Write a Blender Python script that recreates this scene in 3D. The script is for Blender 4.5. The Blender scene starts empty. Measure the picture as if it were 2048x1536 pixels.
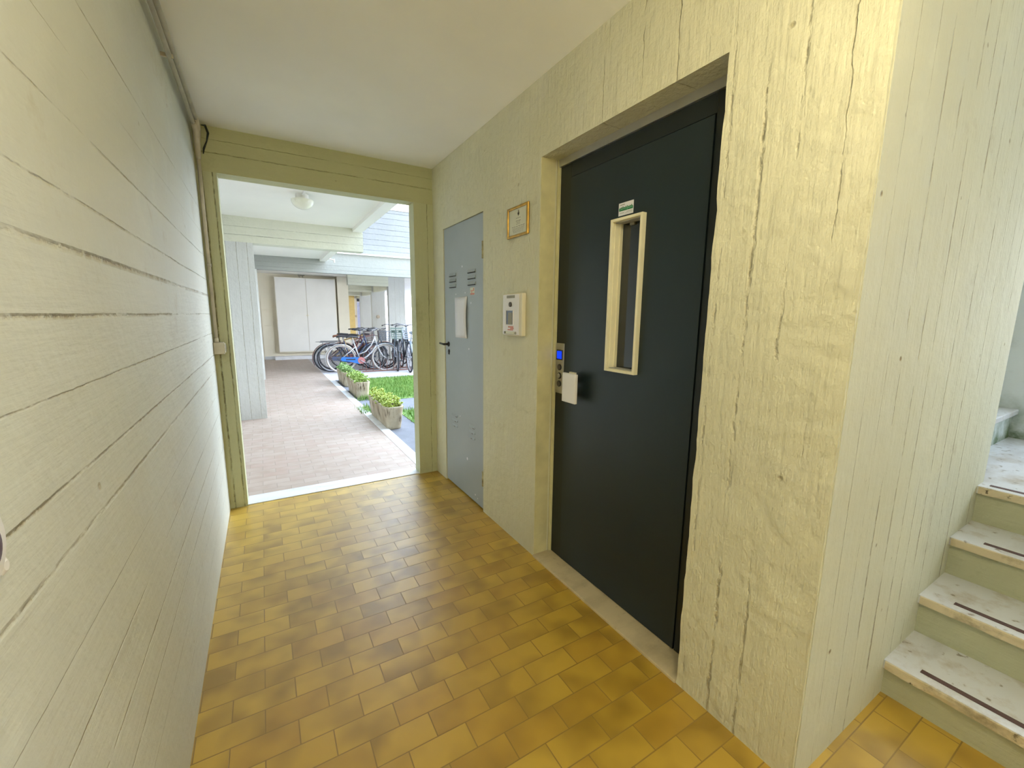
import bpy, bmesh, math, random
from mathutils import Vector, Matrix, noise
random.seed(7)
PI = math.pi
C = bpy.context.scene.collection
SC = bpy.context.scene

# ------------------------------------------------------------------ camera
CAM_H = 1.4
yaw, pit, rol = math.radians(30.6434), math.radians(-9.1931), math.radians(.6092)
fw = Vector((math.sin(yaw)*math.cos(pit), math.cos(yaw)*math.cos(pit), math.sin(pit)))
rt = Vector((math.cos(yaw), -math.sin(yaw), 0)); up = rt.cross(fw)
r2 = rt*math.cos(rol)+up*math.sin(rol); u2 = -rt*math.sin(rol)+up*math.cos(rol)
cam = bpy.data.cameras.new('camera'); camo = bpy.data.objects.new('camera', cam); C.objects.link(camo)
M = Matrix.Identity(4)
for i in range(3):
    M[i][0] = r2[i]; M[i][1] = u2[i]; M[i][2] = -fw[i]
M[0][3], M[1][3], M[2][3] = 0, 0, CAM_H
camo.matrix_world = M
cam.sensor_width = 36; cam.lens = 837.98/2048*36; cam.clip_start = .02; cam.clip_end = 300
SC.camera = camo

# ------------------------------------------------------------------ world, light, exposure
SC.view_settings.view_transform = 'Standard'; SC.view_settings.look = 'None'
SC.view_settings.gamma = 1; SC.view_settings.use_curve_mapping = False
SC.view_settings.exposure = 2.06
W = bpy.data.worlds.new('sky'); SC.world = W; W.use_nodes = True
wn, wl = W.node_tree.nodes, W.node_tree.links
wn.clear()
wo = wn.new('ShaderNodeOutputWorld'); bg = wn.new('ShaderNodeBackground')
tc = wn.new('ShaderNodeTexCoord'); sp = wn.new('ShaderNodeSeparateXYZ'); mr = wn.new('ShaderNodeMapRange')
wr = wn.new('ShaderNodeValToRGB')
mr.inputs['From Min'].default_value = -.1; mr.inputs['From Max'].default_value = 1
wr.color_ramp.elements[0].color = (.92, .96, 1.0, 1); wr.color_ramp.elements[1].color = (.58, .76, 1.0, 1)
wl.new(tc.outputs['Generated'], sp.inputs[0]); wl.new(sp.outputs[2], mr.inputs[0]); wl.new(mr.outputs[0], wr.inputs[0])
wl.new(wr.outputs[0], bg.inputs[0]); wl.new(bg.outputs[0], wo.inputs[0])
bg.inputs[1].default_value = 2.6
FILL_LAMP = 13  # strength of the added passage lamp
SC.cycles.use_denoising = True
SC.cycles.max_bounces = 6; SC.cycles.diffuse_bounces = 5; SC.cycles.glossy_bounces = 3
SC.cycles.use_adaptive_sampling = True; SC.cycles.adaptive_threshold = .05
SC.cycles.sample_clamp_indirect = 6
SC.cycles.caustics_reflective = False; SC.cycles.caustics_refractive = False

# ------------------------------------------------------------------ mesh helpers
class MB:
    def __init__(s): s.v = []; s.f = []
    def add(s, vs, fs):
        o = len(s.v); s.v += [tuple(v) for v in vs]; s.f += [tuple(i+o for i in f) for f in fs]; return s
    def box(s, x0, x1, y0, y1, z0, z1):
        if x0 > x1: x0, x1 = x1, x0
        if y0 > y1: y0, y1 = y1, y0
        if z0 > z1: z0, z1 = z1, z0
        return s.add([(x0,y0,z0),(x1,y0,z0),(x1,y1,z0),(x0,y1,z0),(x0,y0,z1),(x1,y0,z1),(x1,y1,z1),(x0,y1,z1)],
              [(0,3,2,1),(4,5,6,7),(0,1,5,4),(1,2,6,5),(2,3,7,6),(3,0,4,7)])
    def tube(s, pts, r, n=8, closed=False):
        pts = [Vector(p) for p in pts]; N = len(pts); rings = []
        pn = None
        for i, p in enumerate(pts):
            if closed: t = pts[(i+1) % N]-pts[i-1]
            else: t = pts[min(i+1, N-1)]-pts[max(i-1, 0)]
            t.normalize()
            if pn is None:
                a = Vector((0,0,1)) if abs(t.z) < .9 else Vector((1,0,0))
                pn = t.cross(a).normalized()
            else:
                pn = (pn-t*pn.dot(t)).normalized()
            b = t.cross(pn)
            rr = r[i] if isinstance(r, (list, tuple)) else r
            rings.append([p+(pn*math.cos(2*PI*k/n)+b*math.sin(2*PI*k/n))*rr for k in range(n)])
        vs = [v for q in rings for v in q]; fs = []
        for i in range(N if closed else N-1):
            j = (i+1) % N
            for k in range(n):
                fs.append((i*n+k, i*n+(k+1) % n, j*n+(k+1) % n, j*n+k))
        if not closed:
            fs.append(tuple(range(n-1, -1, -1))); fs.append(tuple((N-1)*n+k for k in range(n)))
        return s.add(vs, fs)
    def cyl(s, a, b, r, n=16): return s.tube([a, b], r, n)
    def ring(s, c, R, r, axis='y', n=32, m=6, a0=0, a1=2*PI):
        full = abs(a1-a0-2*PI) < 1e-6
        pts = []
        for i in range(n if full else n+1):
            t = a0+(a1-a0)*i/n
            if axis == 'y': pts.append((c[0]+R*math.cos(t), c[1], c[2]+R*math.sin(t)))
            elif axis == 'x': pts.append((c[0], c[1]+R*math.cos(t), c[2]+R*math.sin(t)))
            else: pts.append((c[0]+R*math.cos(t), c[1]+R*math.sin(t), c[2]))
        return s.tube(pts, r, m, closed=full)
    def lathe(s, c, prof, n=24, axis='z'):
        vs = []; fs = []
        for (r, h) in prof:
            for k in range(n):
                a = 2*PI*k/n; x, y = r*math.cos(a), r*math.sin(a)
                if axis == 'z': vs.append((c[0]+x, c[1]+y, c[2]+h))
                elif axis == 'x': vs.append((c[0]+h, c[1]+x, c[2]+y))
                else: vs.append((c[0]+x, c[1]+h, c[2]+y))
        for i in range(len(prof)-1):
            for k in range(n):
                fs.append((i*n+k, i*n+(k+1) % n, (i+1)*n+(k+1) % n, (i+1)*n+k))
        fs.append(tuple(range(n-1, -1, -1))); fs.append(tuple((len(prof)-1)*n+k for k in range(n)))
        return s.add(vs, fs)
    def build(s, name, m, parent=None, smooth=False, bevel=0, loc=None):
        me = bpy.data.meshes.new(name); me.from_pydata(s.v, [], s.f)
        bm = bmesh.new(); bm.from_mesh(me); bmesh.ops.recalc_face_normals(bm, faces=bm.faces[:]); bm.to_mesh(me); bm.free()
        me.materials.append(m)
        o = bpy.data.objects.new(name, me); C.objects.link(o)
        if smooth:
            for p in me.polygons: p.use_smooth = True
        if bevel:
            b = o.modifiers.new('bevel', 'BEVEL'); b.width = bevel; b.segments = 2; b.limit_method = 'ANGLE'
        if parent: o.parent = parent
        if loc: o.location = loc
        return o

def tag(o, label=None, cat=None, group=None, kind=None):
    if label: o['label'] = label
    if cat: o['category'] = cat
    if group: o['group'] = group
    if kind: o['kind'] = kind
    return o
def empty(name, loc=(0,0,0), rz=0):
    o = bpy.data.objects.new(name, None); C.objects.link(o); o.location = loc; o.rotation_euler = (0, 0, rz)
    o.empty_display_size = .1
    return o
def struct(o, label, cat='structure'): return tag(o, label, cat, kind='structure')

# ------------------------------------------------------------------ materials
def newmat(name, rough=.6, metal=0, spec=.5):
    m = bpy.data.materials.new(name); m.use_nodes = True
    n, l = m.node_tree.nodes, m.node_tree.links
    b = n['Principled BSDF']; b.inputs['Roughness'].default_value = rough; b.inputs['Metallic'].default_value = metal
    b.inputs['Specular IOR Level'].default_value = spec
    return m, n, l, b
def noi(n, l, vec, scale, detail=4, rough=.5, stretch=None):
    t = n.new('ShaderNodeTexNoise'); t.inputs['Scale'].default_value = scale
    t.inputs['Detail'].default_value = detail; t.inputs['Roughness'].default_value = rough
    if stretch:
        mp = n.new('ShaderNodeMapping'); mp.inputs['Scale'].default_value = stretch
        l.new(vec, mp.inputs[0]); vec = mp.outputs[0]
    l.new(vec, t.inputs['Vector']); return t.outputs['Fac']
def mth(n, l, op, a, b=None, c=None, clamp=False):
    x = n.new('ShaderNodeMath'); x.operation = op; x.use_clamp = clamp
    for i, v in enumerate((a, b, c)):
        if v is None: continue
        if isinstance(v, (int, float)): x.inputs[i].default_value = v
        else: l.new(v, x.inputs[i])
    return x.outputs[0]
def mrng(n, l, v, a, b, c=0, d=1):
    x = n.new('ShaderNodeMapRange'); l.new(v, x.inputs[0])
    for i, q in enumerate((a, b, c, d)): x.inputs[i+1].default_value = q
    return x.outputs[0]
def mixc(n, l, f, a, b):
    x = n.new('ShaderNodeMix'); x.data_type = 'RGBA'
    if isinstance(f, (int, float)): x.inputs[0].default_value = f
    else: l.new(f, x.inputs[0])
    for i, v in ((6, a), (7, b)):
        if isinstance(v, tuple): x.inputs[i].default_value = (*v, 1)
        else: l.new(v, x.inputs[i])
    return x.outputs[2]
def pos(n):
    g = n.new('ShaderNodeNewGeometry'); return g.outputs['Position']
def bump(n, l, b, h, s=.5, d=.01):
    x = n.new('ShaderNodeBump'); x.inputs['Strength'].default_value = s; x.inputs['Distance'].default_value = d
    l.new(h, x.inputs['Height']); l.new(x.outputs[0], b.inputs['Normal'])

def plain(name, col, rough=.5, metal=0, var=.12, scale=9, spec=.5, bmp=0):
    m, n, l, b = newmat(name, rough, metal, spec)
    tcn = n.new('ShaderNodeTexCoord').outputs['Object']
    f = noi(n, l, tcn, scale, 4)
    f = mrng(n, l, f, .3, .7)
    c = mixc(n, l, f, tuple(x*(1-var) for x in col), tuple(min(1, x*(1+var)) for x in col))
    l.new(c, b.inputs['Base Color'])
    if bmp: bump(n, l, b, noi(n, l, tcn, scale*12, 3), .4, bmp)
    return m

def boardwall(name, col, axis, grooves, grain_axis, dirt=(.20, .13, .06), rough=.55, groove_w=.004, patch=(.42, .62), gstr=.9, dots=.6, tint=None, spec=.3, warp=.012, gcol=.07, relief=1.0, pits_lo=.5):
    """painted board-marked concrete: grooves = [(position along axis, strength)], boards run along grain_axis"""
    m, n, l, b = newmat(name, rough, 0, spec)
    p = pos(n); s = n.new('ShaderNodeSeparateXYZ'); l.new(p, s.inputs[0])
    ai = 'xyz'.index(axis); c = s.outputs[ai]
    gi = 'xyz'.index(grain_axis)
    st = [1, 1, 1]; st[gi] = .12
    wlo = noi(n, l, p, 1.3, 3); whi = noi(n, l, p, 22, 4)
    cw = mth(n, l, 'ADD', c, mth(n, l, 'MULTIPLY', mth(n, l, 'SUBTRACT', wlo, .5), warp*1.4))
    cw = mth(n, l, 'ADD', cw, mth(n, l, 'MULTIPLY', mth(n, l, 'SUBTRACT', whi, .5), warp*.7))
    d = None
    for (q, k) in grooves:
        e = mth(n, l, 'ABSOLUTE', mth(n, l, 'SUBTRACT', cw, q))
        e = mth(n, l, 'MULTIPLY', e, 1/max(k, .05))
        d = e if d is None else mth(n, l, 'MINIMUM', d, e)
    if d is None:
        v = n.new('ShaderNodeValue'); v.outputs[0].default_value = 1; d = v.outputs[0]
    g = mrng(n, l, d, groove_w*.25, groove_w*1.3, 1, 0)
    stp = [5, 5, 5]; stp[gi] = 1.6
    pt = mrng(n, l, noi(n, l, p, 1.6, 5, .7, stp), patch[0], patch[1])
    g = mth(n, l, 'MULTIPLY', g, pt, clamp=True)
    # paint tone
    big = mrng(n, l, noi(n, l, p, .9, 3), .3, .7)
    base = mixc(n, l, big, tuple(x*.93 for x in col), tuple(min(1, x*1.06) for x in col))
    if tint: base = mixc(n, l, mrng(n, l, noi(n, l, p, 2.2, 3), .5, .75, 0, .6), base, tint)
    fib = [55, 55, 55]; fib[gi] = 4
    dsh = [30, 30, 30]; dsh[gi] = 34
    dash = mrng(n, l, noi(n, l, p, 1, 3, .6, dsh), .36, .56, .25, 1)
    g = mth(n, l, 'MULTIPLY', g, dash, clamp=True)
    grain = noi(n, l, p, 1, 4, .6, fib)
    base = mixc(n, l, mrng(n, l, grain, .4, .75, 0, gcol), base, tuple(x*.7 for x in col))
    # pits
    vo = n.new('ShaderNodeTexVoronoi'); vo.inputs['Scale'].default_value = 7; l.new(p, vo.inputs['Vector'])
    pits = mrng(n, l, mth(n, l, 'ADD', vo.outputs['Distance'], mth(n, l, 'MULTIPLY', mth(n, l, 'SUBTRACT', whi, .5), .08)), .03, .07, 1, 0)
    pmask = mrng(n, l, noi(n, l, p, 2.3, 3), pits_lo, pits_lo+.08)
    pits = mth(n, l, 'MULTIPLY', mth(n, l, 'MULTIPLY', pits, pmask), dots, clamp=True)
    rustn = noi(n, l, p, 3.1, 6, .75)
    base = mixc(n, l, mrng(n, l, rustn, .60, .74, 0, .30), base, dirt)
    light = mrng(n, l, noi(n, l, p, 4.3, 5, .7), .58, .70, 0, .30)
    base = mixc(n, l, light, base, tuple(min(1, x*1.18) for x in col))
    base = mixc(n, l, mth(n, l, 'MULTIPLY', g, gstr, clamp=True), base, dirt)
    base = mixc(n, l, pits, base, dirt)
    l.new(base, b.inputs['Base Color'])
    h = mth(n, l, 'ADD', mth(n, l, 'MULTIPLY', g, -1.6), mth(n, l, 'MULTIPLY', grain, .45*relief))
    h = mth(n, l, 'ADD', h, mth(n, l, 'MULTIPLY', noi(n, l, p, 6, 6, .6), 1.5*relief))
    h = mth(n, l, 'ADD', h, mth(n, l, 'MULTIPLY', pits, -.8))
    h = mth(n, l, 'ADD', h, mth(n, l, 'MULTIPLY', whi, .6*relief))
    bump(n, l, b, h, .7, .010)
    return m

WALLC = (.66, .61, .42)
left_g = [(2.057,.7),(1.91,.25),(1.765,.9),(1.613,1.0),(1.512,2.2),(1.392,1.5),(1.265,.7),(1.12,1.2),(1.018,1.7),(.86,.3),(.73,.8),(.598,1.1),(.48,.9),(.34,.4),(.2,.5)]
m_left = boardwall('paint_left', (.66,.67,.60), 'z', left_g, 'y', dirt=(.42,.33,.19), patch=(.38,.68), groove_w=.0028, gstr=.72, warp=.006, tint=(.68,.72,.68), relief=.6, gcol=.05)
right_g = [(.556,.5),(.66,1.2),(.76,1.5),(.865,1.3),(1.08,.7),(1.24,.6),(1.45,.5)]
m_right = boardwall('paint_right', (.68,.66,.48), 'y', right_g, 'z', dirt=(.34,.27,.12), patch=(.46,.64), groove_w=.0042, warp=.026, gstr=.68, relief=1.5, pits_lo=.46, gcol=.10, tint=(.68,.67,.56))
m_face = boardwall('paint_face', (.58,.58,.46), 'x', [(1.4,.4),(1.52,.5),(1.62,1.3),(1.75,1.6),(1.86,1.2),(1.96,.8),(2.06,1.5),(2.17,1.0),(2.28,1.6),(2.42,1.3),(2.55,.8),(2.68,1.2)], 'z', rough=.8, dirt=(.24,.17,.09), patch=(.43,.60), groove_w=.0032, tint=(.56,.58,.51), dots=1, gstr=.75, relief=.8, gcol=.05, pits_lo=.44)
m_end = boardwall('paint_end', (.50,.51,.31), 'x', [(-.262,1.2),(-.205,.8),(1.235,.5)], 'z', dirt=(.20,.17,.07), patch=(.35,.55), groove_w=.004, tint=(.50,.49,.33))
m_beam = boardwall('paint_beam', (.48,.48,.27), 'z', [(2.42,1.0),(2.50,.4)], 'x', dirt=(.20,.17,.07), patch=(.40,.6), groove_w=.003)
m_out = boardwall('paint_outdoor', (.54,.55,.53), 'x', [(-.33+.115*i,.7) for i in range(3)]+[(2.2,.4),(3.7,.5),(3.84,.5),(3.98,.5),(4.2,.5)], 'z', dirt=(.45,.42,.32), patch=(.2,.5), groove_w=.005, dots=.1)
m_outbeam = boardwall('paint_outdoor_beam', (.62,.63,.52), 'z', [(2.37,.6),(2.47,.5),(2.9,.8),(3.02,.8),(3.14,.9),(3.27,.8),(3.39,.9),(3.52,.8),(3.65,.8),(3.78,.9)], 'x', dirt=(.5,.5,.44), patch=(.25,.6), groove_w=.006, dots=.05)
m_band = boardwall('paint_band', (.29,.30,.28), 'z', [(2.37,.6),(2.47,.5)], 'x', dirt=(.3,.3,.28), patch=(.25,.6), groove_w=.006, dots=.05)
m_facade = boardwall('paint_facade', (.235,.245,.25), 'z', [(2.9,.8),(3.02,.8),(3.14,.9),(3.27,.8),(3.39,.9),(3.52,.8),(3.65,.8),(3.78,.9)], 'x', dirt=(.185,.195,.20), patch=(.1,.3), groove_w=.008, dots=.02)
m_ceil = plain('ceiling_paint', (.92,.92,.87), .6, var=.05, scale=1.2, bmp=.002)
m_ceilout = plain('ceiling_paint_outdoor', (.85,.84,.78), .6, var=.03, scale=1.2)
m_ceilspout = plain('spout_paint', (.45,.42,.38), .6)
m_cream = plain('cream_paint', (.86,.80,.66), .5, var=.03, scale=2)
m_whitepaint = plain('white_paint', (.88,.86,.82), .5, var=.03, scale=2)

def tiles(name, cols, grout, rough=.32, coat=0):
    m, n, l, b = newmat(name, rough, 0, .5)
    p = pos(n); mp = n.new('ShaderNodeMapping'); l.new(p, mp.inputs[0])
    mp.inputs['Location'].default_value = (.19, -.056, 0)
    def brick(c1, c2, mo, off=0):
        t = n.new('ShaderNodeTexBrick'); l.new(mp.outputs[0], t.inputs['Vector'])
        t.offset = .5; t.inputs['Scale'].default_value = 1; t.inputs['Brick Width'].default_value = .2
        t.inputs['Row Height'].default_value = .1; t.inputs['Mortar Size'].default_value = .0022; t.inputs['Mortar Smooth'].default_value = .3
        t.inputs['Bias'].default_value = 0
        t.inputs['Color1'].default_value = (*c1, 1); t.inputs['Color2'].default_value = (*c2, 1); t.inputs['Mortar'].default_value = (*mo, 1)
        return t
    t = brick(cols[0], cols[1], grout)
    t2 = brick((0,0,0), (1,1,1), (.5,.5,.5))
    bwv = n.new('ShaderNodeSeparateColor'); l.new(t2.outputs['Color'], bwv.inputs[0])
    # per tile offset for cloudy flame marks
    cmb = n.new('ShaderNodeCombineXYZ'); l.new(mth(n, l, 'MULTIPLY', bwv.outputs[0], 37), cmb.inputs[2])
    ad = n.new('ShaderNodeVectorMath'); ad.operation = 'ADD'; l.new(p, ad.inputs[0]); l.new(cmb.outputs[0], ad.inputs[1])
    cl = noi(n, l, ad.outputs[0], 6, 1.5, .5)
    f = mrng(n, l, cl, .40, .68, 0, .8)
    notm = mth(n, l, 'SUBTRACT', 1, t.outputs['Fac'])
    f = mth(n, l, 'MULTIPLY', f, notm)
    c = mixc(n, l, f, t.outputs['Color'], cols[2])
    sel = mrng(n, l, bwv.outputs[0], .72, .8, 0, .25)
    c = mixc(n, l, mth(n, l, 'MULTIPLY', sel, notm), c, cols[3])
    c = mixc(n, l, mrng(n, l, noi(n, l, p, 2.0, 5), .4, .8, 0, .3), c, cols[4])
    l.new(c, b.inputs['Base Color'])
    r = mth(n, l, 'ADD', mth(n, l, 'MULTIPLY', noi(n, l, p, 5, 4), .16), rough-.06)
    r = mth(n, l, 'ADD', r, mth(n, l, 'MULTIPLY', t.outputs['Fac'], .3))
    l.new(r, b.inputs['Roughness'])
    b.inputs['Coat Weight'].default_value = coat; b.inputs['Coat Roughness'].default_value = .5; b.inputs['Coat IOR'].default_value = 1.5
    h = mth(n, l, 'ADD', mth(n, l, 'MULTIPLY', t.outputs['Fac'], -1), mth(n, l, 'MULTIPLY', noi(n, l, p, 14, 3), .35))
    bump(n, l, b, h, .35, .003)
    return m
m_floor = tiles('cotto_tiles', [(.60,.39,.045), (.53,.33,.032), (.27,.155,.010), (.49,.265,.030), (.42,.245,.018)], (.27,.165,.025), .36, 1.0)
m_walk = tiles('walkway_tiles', [(.44,.355,.30), (.40,.32,.27), (.35,.26,.20), (.44,.30,.25), (.40,.33,.28)], (.31,.26,.21), .5)

def marble(name, col, dirt, amt=.5, rough=.35):
    m, n, l, b = newmat(name, rough, 0, .5)
    p = pos(n)
    a = noi(n, l, p, 7, 8, .65); v = noi(n, l, p, 2.2, 6, .6, (1, 3, 1))
    c = mixc(n, l, mrng(n, l, a, .52, .72, 0, amt), col, dirt)
    c = mixc(n, l, mrng(n, l, v, .48, .62, 0, .35+amt*.3), c, tuple(a*.55+b_*.25 for a, b_ in zip(col, dirt)))
    sm = noi(n, l, p, 28, 3, .5)
    c = mixc(n, l, mrng(n, l, sm, .66, .72, 0, amt), c, tuple(x*.45 for x in dirt))
    l.new(c, b.inputs['Base Color']); bump(n, l, b, a, .15, .003)
    return m
m_sill = marble('sill_marble', (.62,.52,.33), (.30,.22,.12), .35)
m_thresh = marble('threshold_marble', (.72,.74,.80), (.5,.5,.5), .3)
m_tread = marble('tread_marble', (.66,.67,.70), (.36,.27,.16), .75, .3)
m_nose = marble('tread_nosing', (.62,.54,.38), (.10,.07,.03), .95, .5)
m_riser = boardwall('riser_paint', (.46,.47,.33), 'x', [], 'y', dots=.7, dirt=(.2,.17,.1))
m_strip = plain('grip_strip', (.10,.055,.05), .8)
def mossy():
    m, n, l, b = newmat('stair_wall_paint', .6)
    p = pos(n); s = n.new('ShaderNodeSeparateXYZ'); l.new(p, s.inputs[0])
    nz = noi(n, l, p, 9, 6, .6)
    dx = mrng(n, l, s.outputs[1], .30, .60); dz = mrng(n, l, s.outputs[2], .95, .68)
    f = mth(n, l, 'MULTIPLY', dx, dz); f = mth(n, l, 'MULTIPLY', f, mrng(n, l, nz, .3, .6), clamp=True)
    c = mixc(n, l, mrng(n, l, nz, .55, .7, 0, .25), (.66,.72,.74), (.40,.42,.38))
    c = mixc(n, l, f, c, (.07,.13,.03)); l.new(c, b.inputs['Base Color']); bump(n, l, b, nz, .4, .006)
    return m
m_moss = mossy()

m_dark = plain('anthracite_door_paint', (.010,.020,.024), .38, var=.10, scale=3, spec=.5)
m_darkframe = plain('anthracite_frame_paint', (.008,.013,.013), .4, var=.1)
m_seam = plain('door_gap', (.003,.003,.003), .9)
m_steel = plain('brushed_steel', (.48,.47,.44), .38, 1, var=.12, scale=3)
m_alu = plain('satin_aluminium', (.62,.62,.60), .35, .9, var=.05)
m_wframe = plain('cream_window_frame', (.82,.77,.55), .45, var=.05)
m_wframe_in = plain('grey_window_lining', (.42,.42,.38), .5)
m_jambmetal = plain('yellow_frame_paint', (.62,.58,.33), .5)
m_white = plain('white_plastic', (.80,.78,.77), .4, var=.03)
m_offwhite = plain('cream_plastic', (.74,.69,.52), .45, var=.04)
m_paper = plain('paper', (.76,.76,.80), .8, var=.02)
m_gold = plain('brass_frame', (.52,.31,.06), .35, .6, var=.25, scale=30)
m_plate = plain('cream_plaque', (.66,.66,.52), .5, var=.03)
m_ink = plain('grey_ink', (.30,.29,.24), .7)
m_inkdark = plain('dark_ink', (.09,.08,.07), .7)
m_green = plain('green_print', (.02,.20,.07), .5)
m_lightgreen = plain('light_green_print', (.25,.55,.38), .5)
m_red = plain('pink_red_print', (.62,.25,.20), .6)
m_greydoor = plain('grey_metal_paint', (.36,.41,.44), .45, var=.06, scale=2.5, bmp=.0008)
m_rust = plain('rust_gap', (.09,.04,.025), .9, var=.4, scale=30)
m_vent = plain('vent_shadow', (.02,.022,.024), .8)
m_hinge = plain('hinge_paint', (.40,.37,.22), .5, .2, var=.4, scale=30)
m_black = plain('black_rubber', (.02,.02,.022), .5)
m_conduit = plain('conduit_plastic', (.52,.47,.35), .45, var=.15, scale=12)
m_soot = plain('dark_cable_sheath', (.02,.025,.02), .8)
def glass(name, tint):
    m, n, l, b = newmat(name, .08)
    b.inputs['Base Color'].default_value = (*tint, 1); b.inputs['Specular IOR Level'].default_value = .8
    return m
m_glassdark = glass('dark_lift_glass', (.012,.017,.022))
def emis(name, col, e, base=None):
    m, n, l, b = newmat(name, .3)
    b.inputs['Base Color'].default_value = (*(base or col), 1); b.inputs['Emission Color'].default_value = (*col, 1); b.inputs['Emission Strength'].default_value = e
    return m
m_blue = emis('blue_display', (.0,.03,.8), .35)

# ------------------------------------------------------------------ setting: corridor
XL, XR, YE, ZC = -.294, 1.283, 3.485, 2.577
YF, XE = .478, 2.84     # pillar face, its far end
T = .126
m_slabfloor = m_floor
struct(MB().box(XL-.2, 4.3, -4.0, YE+.02, -.2, 0).build('floor', m_floor), 'ochre terracotta running-bond tiled floor of the entrance passage', 'floor')
struct(MB().box(XL-.25, 4.4, -3.2, YE+T, ZC, ZC+.25).build('ceiling', m_ceil), 'off-white painted ceiling of the entrance passage', 'ceiling')
struct(MB().box(XL-.25, XL, -3.2, YE+T, 0, ZC).build('wall_left', m_left), 'long cream board-marked concrete wall on the left', 'wall')
# end wall with the opening
OX0, OX1, OZ = -.185, 1.121, 2.300
ew = MB().box(XL, OX0, YE, YE+T, 0, OZ).box(OX1, XR, YE, YE+T, 0, OZ)
struct(ew.build('wall_back', m_end), 'greenish concrete piers beside the open passage doorway', 'wall')
struct(MB().box(XL, XR, YE, YE+T, OZ, ZC).build('beam_back', m_beam), 'greenish concrete lintel beam over the open doorway', 'beam')
struct(MB().box(OX0-.0, OX1, YE+.01, YE+T+.05, -.03, .006).build('threshold', m_thresh), 'pale marble threshold strip on the floor under the open doorway', 'threshold')
# skirt of whitish render at the foot of the left wall is paint only
# lift wall with the recess
Y2, Y1, ZD, XB = .894, 1.898, 2.200, 1.40      # recess near edge, far edge, head, back plane
TW = .35
wr_ = MB().box(XR, XR+TW, YF, Y2, 0, ZC).box(XR, XR+TW, Y2, Y1, ZD, ZC)
G2, G1, GZ = 2.562, 3.257, 2.066               # grey door
wr_.box(XR, XR+TW, Y1, G2-.006, 0, ZC).box(XR, XR+TW, G2-.006, G1+.004, GZ+.004, ZC).box(XR, XR+TW, G1+.004, YE, 0, ZC)
wr_.box(XR+.06, XR+TW, G2-.006, G1+.004, 0, GZ+.004)
def rough_corner():
    """the cast concrete of the lift wall as a finely divided slab so its arrises can be uneven"""
    o = wr_.build('wall_right', m_right)
    me = o.data; bm = bmesh.new(); bm.from_mesh(me)
    es = [e for e in bm.edges if abs(e.verts[0].co.x-e.verts[1].co.x) < 1e-6 and e.calc_length() > .3 and abs(e.verts[0].co.z-e.verts[1].co.z) > .3]
    bmesh.ops.subdivide_edges(bm, edges=es, cuts=70, use_grid_fill=False)
    for v in bm.verts:
        x, y, z = v.co
        if abs(x-XR) < 1e-4 and .02 < z < ZC-.02:
            if abs(y-Y2) < 1e-4: v.co.y += (noise.noise(Vector((0, 3, z*9)))*.006+noise.noise(Vector((0, 9, z*40)))*.004)-.003
            if abs(y-YF) < 1e-4: v.co.y += abs(noise.noise(Vector((0, 5, z*10))))*.004; v.co.x += abs(noise.noise(Vector((2, 5, z*12))))*.005
    bmesh.ops.triangulate(bm, faces=[f for f in bm.faces if len(f.verts) > 4])
    bm.to_mesh(me); bm.free(); return o
struct(rough_corner(), 'yellow-cream board-marked concrete wall holding the lift door', 'wall')
struct(MB().box(XR+.010, XE, YF-.0015, YF+.14, 0, ZC).build('wall_pillar', m_face), 'pale board-marked concrete wall face beside the stairs', 'wall')
jm = MB().box(XR+.002, XR+.09, Y1-.004, Y1+.01, .012, ZD)
struct(jm.build('trim_1', m_jambmetal), 'yellow painted concrete reveal left of the lift door', 'trim')
# sill
struct(MB().box(XR-.006, XB+.03, Y2+.001, Y1-.001, -.01, .012).build('trim_2', m_sill, bevel=.003), 'beige marble sill in front of the dark lift door', 'sill')

# ------------------------------------------------------------------ lift door
d1 = empty('door_1', (XB, (Y1+Y2)/2, 0)); struct(d1, 'anthracite metal lift door with narrow vertical window', 'door')
def part(mb, name, m, root, **k):
    """vertices are given in world space, stored relative to the root"""
    L = root.matrix_world.translation if False else Vector(root.location)
    rz = root.rotation_euler.z
    mb.v = [tuple(Matrix.Rotation(-rz, 3, 'Z') @ (Vector(v)-L)) for v in mb.v]
    return mb.build(name, m, root, **k)
def sub(mb, name, m, root, par, **k):
    o = part(mb, name, m, root, **k); o.parent = par; return o
fx = XB
part(MB().box(fx, fx+.05, Y1-.105, Y1-.012, .012, 2.165).box(fx, fx+.05, Y2, Y2+.105, .012, 2.165).box(fx, fx+.05, Y2+.105, Y1-.105, 2.098, 2.165), 'door_frame', m_darkframe, d1, bevel=.002)
lf = MB()
WY0, WY1, WZ0, WZ1 = 1.283, 1.468, 1.152, 1.828
LY0, LY1, LZ1 = Y2+.108, Y1-.108, 2.094
lf.box(fx-.004, fx+.04, LY0, WY0, .016, LZ1).box(fx-.004, fx+.04, WY1, LY1, .016, LZ1).box(fx-.004, fx+.04, WY0, WY1, .016, WZ0).box(fx-.004, fx+.04, WY0, WY1, WZ1, LZ1)
leaf = part(lf, 'door_leaf', m_dark, d1)
part(MB().box(fx+.01, fx+.045, LY0-.003, LY0, .012, LZ1+.003).box(fx+.01, fx+.045, LY1, LY1+.003, .012, LZ1+.003).box(fx+.01, fx+.045, LY0, LY1, LZ1, LZ1+.004), 'door_gap', m_seam, d1)
part(MB().box(fx-.012, fx+.05, Y2, Y1-.012, 2.165, ZD), 'head_trim', m_alu, d1)['label'] = 'satin aluminium strip over the dark door'
part(MB().box(fx-.016, fx+.05, Y1-.012, Y1-.004, .012, ZD).box(fx-.010, fx+.05, Y1-.0165, Y1-.012, .012, ZD), 'side_trim', m_jambmetal, d1)['label'] = 'yellow metal strip along the frame'
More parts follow.
